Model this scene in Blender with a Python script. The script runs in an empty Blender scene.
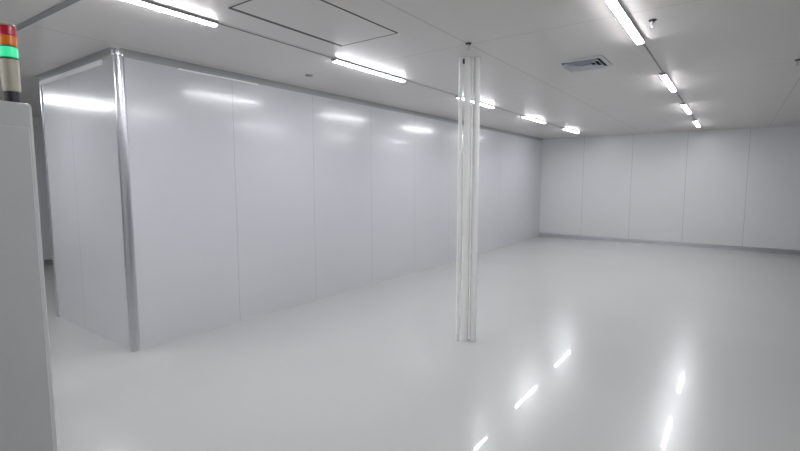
import bpy, bmesh, math
from mathutils import Vector, Matrix
R = math.radians
S = bpy.context.scene
COL = S.collection

# ---------------------------------------------------------------- materials
def mat(name, color, rough=0.5, metal=0.0, emit=None, estr=0.0, noise=0.0, nscale=6.0, coat=0.0, bump=0.0):
    m = bpy.data.materials.new(name); m.use_nodes = True
    nt = m.node_tree; b = nt.nodes['Principled BSDF']
    b.inputs['Base Color'].default_value = (*color, 1)
    b.inputs['Roughness'].default_value = rough
    b.inputs['Metallic'].default_value = metal
    b.inputs['Coat Weight'].default_value = coat
    if emit:
        b.inputs['Emission Color'].default_value = (*emit, 1)
        b.inputs['Emission Strength'].default_value = estr
    if noise > 0 or bump > 0:
        tc = nt.nodes.new('ShaderNodeTexCoord')
        n = nt.nodes.new('ShaderNodeTexNoise'); n.inputs['Scale'].default_value = nscale
        n.inputs['Detail'].default_value = 4
        nt.links.new(tc.outputs['Object'], n.inputs['Vector'])
        if noise > 0:
            mx = nt.nodes.new('ShaderNodeMix'); mx.data_type = 'RGBA'
            mx.inputs['A'].default_value = (*[c * (1 - noise) for c in color], 1)
            mx.inputs['B'].default_value = (*[min(1, c * (1 + noise)) for c in color], 1)
            nt.links.new(n.outputs['Fac'], mx.inputs['Factor'])
            nt.links.new(mx.outputs['Result'], b.inputs['Base Color'])
        if bump > 0:
            bp = nt.nodes.new('ShaderNodeBump'); bp.inputs['Strength'].default_value = bump
            bp.inputs['Distance'].default_value = 0.01
            nt.links.new(n.outputs['Fac'], bp.inputs['Height'])
            nt.links.new(bp.outputs['Normal'], b.inputs['Normal'])
    return m

def panel_mat(name, color, joint, axes, rough=0.4, width=0.006, noise=0.02, coat=0.0):
    """painted sandwich panels; axes = [(axis, period, offset, halfwidth)]: the joints between panels"""
    m = mat(name, color, rough, noise=noise, nscale=1.5, coat=coat)
    nt = m.node_tree; b = nt.nodes['Principled BSDF']
    src = b.inputs['Base Color'].links[0].from_socket
    tc = nt.nodes.new('ShaderNodeTexCoord'); sp = nt.nodes.new('ShaderNodeSeparateXYZ')
    nt.links.new(tc.outputs['Object'], sp.inputs[0])
    fac = None
    for axis, period, off, hw in axes:
        a = nt.nodes.new('ShaderNodeMath'); a.operation = 'SUBTRACT'; a.inputs[1].default_value = off - period / 2
        nt.links.new(sp.outputs[axis], a.inputs[0])
        w = nt.nodes.new('ShaderNodeMath'); w.operation = 'FLOORED_MODULO'; w.inputs[1].default_value = period
        nt.links.new(a.outputs[0], w.inputs[0])
        c = nt.nodes.new('ShaderNodeMath'); c.operation = 'COMPARE'
        c.inputs[1].default_value = period / 2; c.inputs[2].default_value = hw
        nt.links.new(w.outputs[0], c.inputs[0])
        if fac is None: fac = c.outputs[0]
        else:
            q = nt.nodes.new('ShaderNodeMath'); q.operation = 'MAXIMUM'
            nt.links.new(fac, q.inputs[0]); nt.links.new(c.outputs[0], q.inputs[1]); fac = q.outputs[0]
    mx = nt.nodes.new('ShaderNodeMix'); mx.data_type = 'RGBA'
    nt.links.new(fac, mx.inputs['Factor']); nt.links.new(src, mx.inputs['A'])
    mx.inputs['B'].default_value = (*joint, 1)
    nt.links.new(mx.outputs['Result'], b.inputs['Base Color'])
    return m

H = 2.75           # ceiling height
CAM = 1.60         # lens height
RX = [-3.160, -0.708]                 # the two lamp rows
SEAM_X, SEAM_P = -0.695, 1.213        # ceiling joints running away from the camera
SEAM_Y, SEAM_Q = 3.63, 2.40           # joints running across

M = dict(
    ceil=panel_mat('painted_ceiling_panel', (.695, .665, .645), (.51, .49, .475),
                   [('X', SEAM_P, SEAM_X, .007), ('Y', SEAM_Q, SEAM_Y, .005)], rough=.32),
    wall=panel_mat('painted_wall_panel', (.70, .70, .72), (.45, .45, .46), [('X', 1.18, .2, .004), ('Y', 1.18, .1, .004)], rough=.28),
    booth=panel_mat('glossy_partition_panel', (.59, .59, .625), (.40, .42, .45), [('X', 1.18, -5.6, .003), ('Y', 1.18, 1.9, .003)], rough=.20, coat=.1),
    floor=mat('grey_epoxy_floor', (.45, .455, .445), .25, noise=.04, nscale=.8, coat=.2),
    alu=mat('brushed_aluminium', (.62, .62, .66), .30, 1.0, noise=.04, nscale=30),
    cove=mat('grey_aluminium_coving', (.36, .36, .37), .5, .3),
    glint=mat('painted_cove_highlight', (.93, .93, .95), .3),  # white that imitates the highlight on the coving
    chan=mat('dark_grey_joint', (.26, .26, .265), .6),
    wire=mat('grey_joint_cover', (.40, .40, .40), .6),
    gap_shade=mat('painted_gap_shadow', (.09, .088, .085), .7),
    hatch=mat('painted_hatch_panel', (.695, .67, .65), .34, noise=.02, nscale=2),
    white=mat('white_enamel', (.82, .82, .82), .4),
    batten=mat('grey_batten', (.42, .42, .44), .45),
    tube=mat('lit_tube', (.95, .95, .95), .4, emit=(.95, .97, 1.0), estr=20.0),
    pipe=mat('white_pipe', (.86, .845, .835), .4),
    dark=mat('dark_metal', (.06, .06, .07), .5, .3),
    plenum=mat('dark_duct_lining', (.05, .05, .07), .8),
    vane=mat('pale_blue_white_vane', (.70, .70, .76), .4),
    red=mat('red_lens', (.50, .012, .045), .25, emit=(.6, .01, .04), estr=.02, coat=.4),
    orange=mat('orange_lens', (.72, .17, .01), .25, emit=(.8, .2, .01), estr=.03, coat=.4),
    green=mat('lit_green_lens', (.03, .50, .22), .25, emit=(.05, .75, .34), estr=.14, coat=.4),
    greend=mat('dark_green_ring', (.02, .22, .10), .35),
    beige=mat('beige_plastic', (.60, .565, .46), .45, noise=.03, nscale=20),
    cab=mat('pale_grey_powder_coat', (.62, .62, .62), .4, noise=.02, nscale=5),
    rubber=mat('black_rubber', (.03, .03, .03), .8),
)

# ---------------------------------------------------------------- mesh helpers
def obj(name, bm, m, parent=None, smooth=False):
    me = bpy.data.meshes.new(name)
    bmesh.ops.recalc_face_normals(bm, faces=bm.faces)
    bm.to_mesh(me); bm.free(); me.materials.append(M[m])
    if smooth:
        for p in me.polygons: p.use_smooth = True
        me.set_sharp_from_angle(angle=R(35))
    o = bpy.data.objects.new(name, me); COL.objects.link(o)
    if parent: o.parent = parent
    return o
def box(bm, x0, x1, y0, y1, z0, z1, bev=0.0):
    r = bmesh.ops.create_cube(bm, size=1.0, matrix=Matrix.Translation(((x0+x1)/2, (y0+y1)/2, (z0+z1)/2)) @ Matrix.Diagonal((x1-x0, y1-y0, z1-z0, 1)))
    if bev:
        es = {e for v in r['verts'] for e in v.link_edges}
        bmesh.ops.bevel(bm, geom=list(es), offset=bev, segments=2, affect='EDGES', profile=.5)
    return bm
def B(*a, **k): return box(bmesh.new(), *a, **k)
def lathe(profile, n=40, bm=None, axis=None):
    """profile [(r, z)] turned about z; r = 0 closes it"""
    bm = bm or bmesh.new(); rings = []
    for r, z in profile:
        if r < 1e-6: rings.append([bm.verts.new((0, 0, z))])
        else: rings.append([bm.verts.new((r*math.cos(2*math.pi*i/n), r*math.sin(2*math.pi*i/n), z)) for i in range(n)])
    for a, b in zip(rings, rings[1:]):
        for i in range(n):
            j = (i+1) % n
            if len(a) == 1 and len(b) == 1: continue
            if len(a) == 1: bm.faces.new((a[0], b[i], b[j]))
            elif len(b) == 1: bm.faces.new((a[i], a[j], b[0]))
            else: bm.faces.new((a[i], a[j], b[j], b[i]))
    return bm
def extrude_profile(pts, p0, p1, u, w):
    """closed 2D profile (a along u, b along w) swept from p0 to p1"""
    bm = bmesh.new(); p0, p1, u, w = map(Vector, (p0, p1, u, w))
    A = [bm.verts.new(p0 + u*a + w*b) for a, b in pts]; Bv = [bm.verts.new(p1 + u*a + w*b) for a, b in pts]
    n = len(pts)
    for i in range(n): bm.faces.new((A[i], A[(i+1) % n], Bv[(i+1) % n], Bv[i]))
    bm.faces.new(A); bm.faces.new(list(reversed(Bv)))
    return bm
def empty(name, loc, label, cat, group=None, rz=0):
    o = bpy.data.objects.new(name, None); COL.objects.link(o); o.location = loc; o.rotation_euler = (0, 0, rz)
    o.empty_display_size = .1
    return tag(o, label, cat, group)
def tag(o, label, cat, group=None):
    o['label'] = label; o['category'] = cat
    if group: o['group'] = group
    return o
def struct(o, label=None):
    o['kind'] = 'structure'
    if label: o['label'] = label
    return o
def copy_tree(o, parent=None):
    c = o.copy(); COL.objects.link(c)
    if parent: c.parent = parent
    for ch in list(o.children): copy_tree(ch, c)
    return c

# ---------------------------------------------------------------- the room
X0, X1, Y0, Y1 = -10.5, 5.5, -4.0, 13.0
struct(obj('floor', B(X0-.1, X1+.1, Y0-.1, Y1+.1, -.1, 0), 'floor'), 'smooth grey floor of the clean room')
struct(obj('ceiling', B(X0-.1, X1+.1, Y0-.1, Y1+.1, H, H+.1), 'ceil'), 'pale grey panelled ceiling with fine joints')
struct(obj('wall_left', B(X0-.1, X0, Y0, Y1, 0, H), 'wall'), 'pale panel wall at the far left')
struct(obj('wall_right', B(X1, X1+.1, Y0, Y1, 0, H), 'wall'), 'pale panel wall at the right')
struct(obj('wall_back', B(X0, X1, Y1, Y1+.1, 0, H), 'wall'), 'pale panel wall at the far end')
struct(obj('wall_front', B(X0, X1, Y0-.1, Y0, 0, H), 'wall'), 'pale panel wall behind the camera')
for nm, a in (('left', (X0, X0+.02, Y0, Y1)), ('back', (X0+.02, X1, Y1-.02, Y1)), ('right', (X1-.02, X1, Y0, Y1-.02))):
    struct(obj('baseboard_'+nm, B(*a, 0, .10), 'alu'), 'aluminium skirting along the %s wall' % nm)

# the enclosed booth on the left: its corner towards the camera, two faces, coving, rounded corner post
BX, BY, BL = -4.485, 1.93, -6.385        # right face x, near face y, left end of the near face
struct(obj('wall_partition_near', B(BL, BX, BY, BY+.06, 0, H), 'booth'), 'glossy blue-grey partition face running left from the corner post')
struct(obj('wall_partition_side', B(BX-.06, BX, BY+.06, Y1, 0, H), 'booth'), 'glossy blue-grey partition face running away from the corner post')
struct(obj('wall_partition_end', B(BL, BL+.06, BY+.06, Y1, 0, H), 'booth'), 'far end face of the partition booth')
def cove(name, p0, p1, out, label):
    r = .060; pts = [(0, 0), (0, -r)]
    pts += [(r - r*math.cos(t), -r + r*math.sin(t)) for t in [R(a) for a in range(10, 90, 8)]]
    pts += [(r, 0)]
    return struct(obj(name, extrude_profile(pts, p0, p1, out, (0, 0, 1)), 'cove', smooth=True), label)
cove('trim_1', (BL, BY, H), (BX, BY, H), (0, -1, 0), 'dark grey concave coving above the left partition face')
cove('trim_2', (BX, BY, H), (BX, Y1, H), (1, 0, 0), 'dark grey concave coving above the right partition face')
# white ledge under each coving, painted in as the highlight along its lower edge
struct(obj('trim_3', extrude_profile([(0, .010), (0, -.034), (.010, -.036), (.020, -.024), (.020, .004), (.014, .010)], (BL+.02, BY, H-.060), (-4.78, BY, H-.060), (0, -1, 0), (0, 0, 1)), 'glint', smooth=True), 'painted highlight, pale bead under the coving left of the corner post')
struct(obj('trim_4', extrude_profile([(0, 0), (0, -.016), (.008, -.014), (.011, -.006), (.009, 0)], (BX, 2.48, H-.060), (BX, 3.42, H-.060), (1, 0, 0), (0, 0, 1)), 'glint', smooth=True), 'painted highlight, pale bead under the coving right of the corner post')
bm = lathe([(0, 0), (.042, 0), (.042, H-.06), (.050, H-.055), (.054, H-.03), (.050, H), (0, H)], 40)
o = obj('trim_5', bm, 'alu', smooth=True); o.location = (BX-.015, BY+.015, 0); struct(o, 'bright rounded aluminium corner post of the partition')
o = struct(obj('trim_6', B(BL-.012, BL+.02, BY-.012, BY+.03, 0, H-.06, bev=.006), 'alu'), 'narrow aluminium edge post at the left end of the partition')
# dark joint channel across the ceiling, upper left
bm = extrude_profile([(-.022, 0), (-.022, -.008), (.022, -.008), (.022, 0)], (-9.5, 1.05, H), (-3.22, 1.275, H), (0, 1, 0), (0, 0, 1))
struct(obj('trim_7', bm, 'chan'), 'dark grey joint strip crossing the ceiling at upper left')

# ---------------------------------------------------------------- ceiling tube lamps
L = 1.15
def tube_lamp(x, y, label):
    t = empty('tube_lamp', (x, y, H), label, 'ceiling lamp', 'tube lamps in two rows on the ceiling')
    obj('housing', B(-.031, .031, 0, L, -.020, 0, bev=.002), 'batten', t)
    # shallow rounded diffuser under the housing
    pts = [(.0295*math.cos(a), -.018 - .012*math.sin(a)) for a in [math.pi*i/14 for i in range(15)]]
    obj('diffuser', extrude_profile(pts, (0, .010, 0), (0, L-.010, 0), (1, 0, 0), (0, 0, 1)), 'tube', t, smooth=True)
    for y0, y1 in ((.001, .010), (L-.010, L-.001)):
        obj('end_cap', extrude_profile([(a*1.02, b) for a, b in pts], (0, y0, 0), (0, y1, 0), (1, 0, 0), (0, 0, 1)), 'white', t)
    return t
def place(src, x, y, label):
    if src is None: return tube_lamp(x, y, label)
    c = copy_tree(src); c.location = (x, y, H); c['label'] = label; return c
first = None
lampsA = [(.905, 'lit white tube lamp at the top left, nearest of the left row'),
          (3.28, 'lit white tube lamp between the ceiling hatch and the pipes, second of the left row'),
          (5.69, 'lit white tube lamp behind the white pipes, third of the left row'),
          (8.10, 'lit white tube lamp far back, fourth of the left row'),
          (10.5, 'lit white tube lamp farthest back in the left row')]
lampsB = [(3.22, 'large lit white tube lamp beside the sprinkler, nearest of the right row'),
          (5.79, 'lit white tube lamp just beyond the one beside the sprinkler, second of the right row'),
          (8.22, 'lit white tube lamp far back, third of the right row'),
          (10.65, 'lit white tube lamp farthest back in the right row')]
for y, lab in lampsA:
    o = place(first, RX[0], y, lab); first = first or o
for y, lab in lampsB: place(first, RX[1], y, lab)
# two rows go on overhead and behind; unseen far-left lamps added for the booth
for x, y, lab in ((RX[1], .85, 'lit tube lamp overhead, right row, just in front of the camera'),
                  (RX[0], -1.55, 'lit tube lamp of the left row behind the camera'),
                  (-5.6, .05, 'unseen tube lamp added at far left to light the partition'),
                  (-5.6, -3.0, 'unseen tube lamp added at far left, behind the camera, to light the partition'),
                  (-7.9, .50, 'unseen tube lamp added farthest left for the glow on the partition')):
    place(first, x, y, lab)

# grey wiring channels between the lamps of each row
k = 8
for x, ys in ((RX[0], [.905, 3.28, 5.69, 8.10, 10.5]), (RX[1], [.85, 3.22, 5.79, 8.22, 10.65])):
    for a, b in zip(ys, ys[1:]):
        struct(obj('trim_%d' % k, B(x+.001, x+.012, a+L+.002, b-.002, H-.005, H), 'wire'), 'thin grey joint cover between two tube lamps of a row'); k += 1

# ---------------------------------------------------------------- ceiling hatch
hx0, hx1, hy0, hy1 = -2.825, -2.215, 1.93, 3.025
t = empty('ceiling_hatch', ((hx0+hx1)/2, (hy0+hy1)/2, H), 'rectangular ceiling access hatch outlined by a dark gap', 'hatch')
w, l = (hx1-hx0)/2, (hy1-hy0)/2
bm = bmesh.new()
for a in ((-w, -w+.034, -l, l), (w-.007, w, -l, l), (-w+.034, w-.007, -l, -l+.006), (-w+.034, w-.007, l-.013, l)):
    box(bm, *a, -.005, 0)
g = obj('gap_shade', bm, 'gap_shade', t); g['label'] = 'dark line painted as the shadow gap around the hatch'  # flat dark strips, the gap's shade put into their colour
obj('panel', B(-w+.034, w-.007, -l+.006, l-.013, -.005, 0), 'hatch', t)

# ---------------------------------------------------------------- air diffuser
t = empty('air_vent', (-1.283, 4.885, H), 'square louvred air vent in the ceiling left of the right lamp row', 'vent')
w = .215
def ring_frustum(bm, a0, z0, a1, z1, th=.003):
    vs = []
    for a, z in ((a0, z0), (a1, z1), (a1, z1+th), (a0, z0+th)):
        vs.append([bm.verts.new((sx*a, sy*a, z)) for sx, sy in ((-1, -1), (1, -1), (1, 1), (-1, 1))])
    for k in range(4):
        A, Bq = vs[k], vs[(k+1) % 4]
        for i in range(4): bm.faces.new((A[i], A[(i+1) % 4], Bq[(i+1) % 4], Bq[i]))
bm = bmesh.new(); ring_frustum(bm, w, -.004, w-.035, -.012); box(bm, -w, w, -w, -w+.004, -.006, 0); box(bm, -w, w, w-.004, w, -.006, 0)
box(bm, -w, -w+.004, -w, w, -.006, 0); box(bm, w-.004, w, -w, w, -.006, 0)
obj('frame', bm, 'vane', t)
obj('duct_backing', B(-w+.01, w-.01, -w+.01, w-.01, -.003, 0), 'plenum', t)
for k, a in enumerate((.172, .128, .084, .042)):
    bm = bmesh.new(); ring_frustum(bm, a, -.034, a-.034 if a > .05 else .010, -.006)
    obj('louvre', bm, 'vane', t)

# ---------------------------------------------------------------- sprinklers
def sprinkler(loc, label):
    t = empty('sprinkler_head', loc, label, 'sprinkler', 'sprinkler heads on the ceiling')
    obj('escutcheon', lathe([(0, 0), (.026, 0), (.026, -.004), (.020, -.010), (.012, -.013), (0, -.013)], 28), 'dark', t, smooth=True)
    obj('body', lathe([(0, -.013), (.011, -.013), (.011, -.030), (.008, -.034), (.004, -.036), (.004, -.052), (0, -.052)], 20), 'alu', t, smooth=True)
    bm = bmesh.new()
    for s in (-1, 1):
        b2 = box(bm, s*.012-.002, s*.012+.002, -.003, .003, -.056, -.030)
    box(bm, -.014, .014, -.003, .003, -.058, -.054)
    obj('yoke', bm, 'alu', t)
    obj('deflector', lathe([(0, -.058), (.019, -.058), (.020, -.060), (0, -.061)], 20), 'alu', t, smooth=True)
    return t
sp = sprinkler((-.555, 3.87, H), 'sprinkler head beside the large right tube lamp')
for loc, lab in (((-1.896, 3.60, H), 'sprinkler head on the ceiling in front of the white pipes'),
                 ((.415, 5.93, H), 'sprinkler head at the right edge of the ceiling')):
    c = copy_tree(sp); c.location = loc; c['label'] = lab

o = obj('ceiling_disc', lathe([(0, 0), (.042, 0), (.042, -.006), (.036, -.012), (0, -.012)], 28), 'chan', smooth=True); o.location = (-3.87, 3.63, H)
tag(o, 'small dark round disc on the ceiling between partition and left lamp row', 'ceiling fitting')

# ---------------------------------------------------------------- white service pipes
px, py = -2.097, 4.02
ang = math.atan2(py, px) - math.pi/2            # across the line of sight
t = empty('service_column', (px, py, 0), 'slim white column of three vertical pipes rising to the ceiling', 'pipe column', rz=ang)
for r, dx, dy in ((.018, -.087, .004), (.033, -.018, 0), (.030, .068, .004)):
    bm = lathe([(0, 0), (r, 0), (r, H), (0, H)], 32); bmesh.ops.translate(bm, verts=bm.verts, vec=(dx, dy, 0))
    obj('pipe', bm, 'pipe', t, smooth=True)
bm = B(.019, .034, -.020, .02, .02, H)
obj('web', bm, 'pipe', t)
c = obj('clamp', B(-.069, -.050, -.012, .01, H-.055, H-.012, bev=.003), 'dark', t); c['label'] = 'small dark clamp at the top of the column'

# ---------------------------------------------------------------- machine and signal tower, left edge
mz = CAM + .318
mc = empty('machine_cabinet', (-2.90, -.35, 0), 'pale grey machine cabinet at the left edge carrying the signal tower', 'machine')
obj('body', B(-.5, .5, -.95, 1.04, .10, mz, bev=.012), 'cab', mc)
for k in (0, 1):
    y0 = -.93 + k*.985
    d = obj('door', B(.5, .518, y0, y0+.965, .16, mz-.10, bev=.004), 'cab', mc)
    hy = y0 + (.90 if k == 0 else .06)
    obj('handle', B(.518, .540, hy-.012, hy+.012, .95, 1.12, bev=.005), 'dark', d)
for sx in (-.42, .42):
    for sy in (-.85, .94):
        bm = lathe([(0, 0), (.035, 0), (.035, .018), (.014, .022), (.014, .10), (0, .10)], 20)
        bmesh.ops.translate(bm, verts=bm.verts, vec=(sx, sy, 0)); obj('foot', bm, 'rubber', mc)

st = empty('signal_tower', (-2.443, .637, mz), 'signal tower with red, orange and lit green tiers on a beige base', 'signal light')
def tier(name, m, r, z0, z1, e=.0025, parent=None):
    return obj(name, lathe([(0, z0), (r-e, z0), (r, z0+e), (r, z1-e), (r-e, z1), (0, z1)], 44), m, parent or st, smooth=True)
tier('pole', 'dark', .0265, 0, .044)
def up(*z): return [a + .034 for a in z]
tier('body', 'beige', .031, *up(.010, .140), .004)
g = tier('lens', 'green', .0312, *up(.146, .187)); g['label'] = 'lit green lens'
tier('ring', 'greend', .0318, *up(.140, .146), .001)
tier('ring', 'greend', .0316, *up(.187, .193), .001)
a = tier('lens', 'orange', .0310, *up(.193, .232)); a['label'] = 'orange lens'
r_ = tier('lens', 'red', .0308, *up(.232, .270)); r_['label'] = 'red lens'
tier('cap', 'beige', .0304, *up(.270, .276), .003)

# ---------------------------------------------------------------- light, camera, colour
wd = bpy.data.worlds.new('world'); S.world = wd; wd.use_nodes = True
wd.node_tree.nodes['Background'].inputs[0].default_value = (.5, .5, .5, 1)
wd.node_tree.nodes['Background'].inputs[1].default_value = 0.05
cam = bpy.data.cameras.new('camera'); co = bpy.data.objects.new('camera', cam); COL.objects.link(co)
co.location = (0, 0, CAM); co.rotation_euler = (R(90-5.637), 0, R(35.954))
cam.sensor_fit = 'HORIZONTAL'; cam.sensor_width = 36; cam.lens = 461*36/800; cam.clip_start = .02
S.camera = co
S.view_settings.view_transform = 'Standard'; S.view_settings.look = 'None'
S.view_settings.exposure = 2.5; S.view_settings.gamma = 1; S.view_settings.use_curve_mapping = False
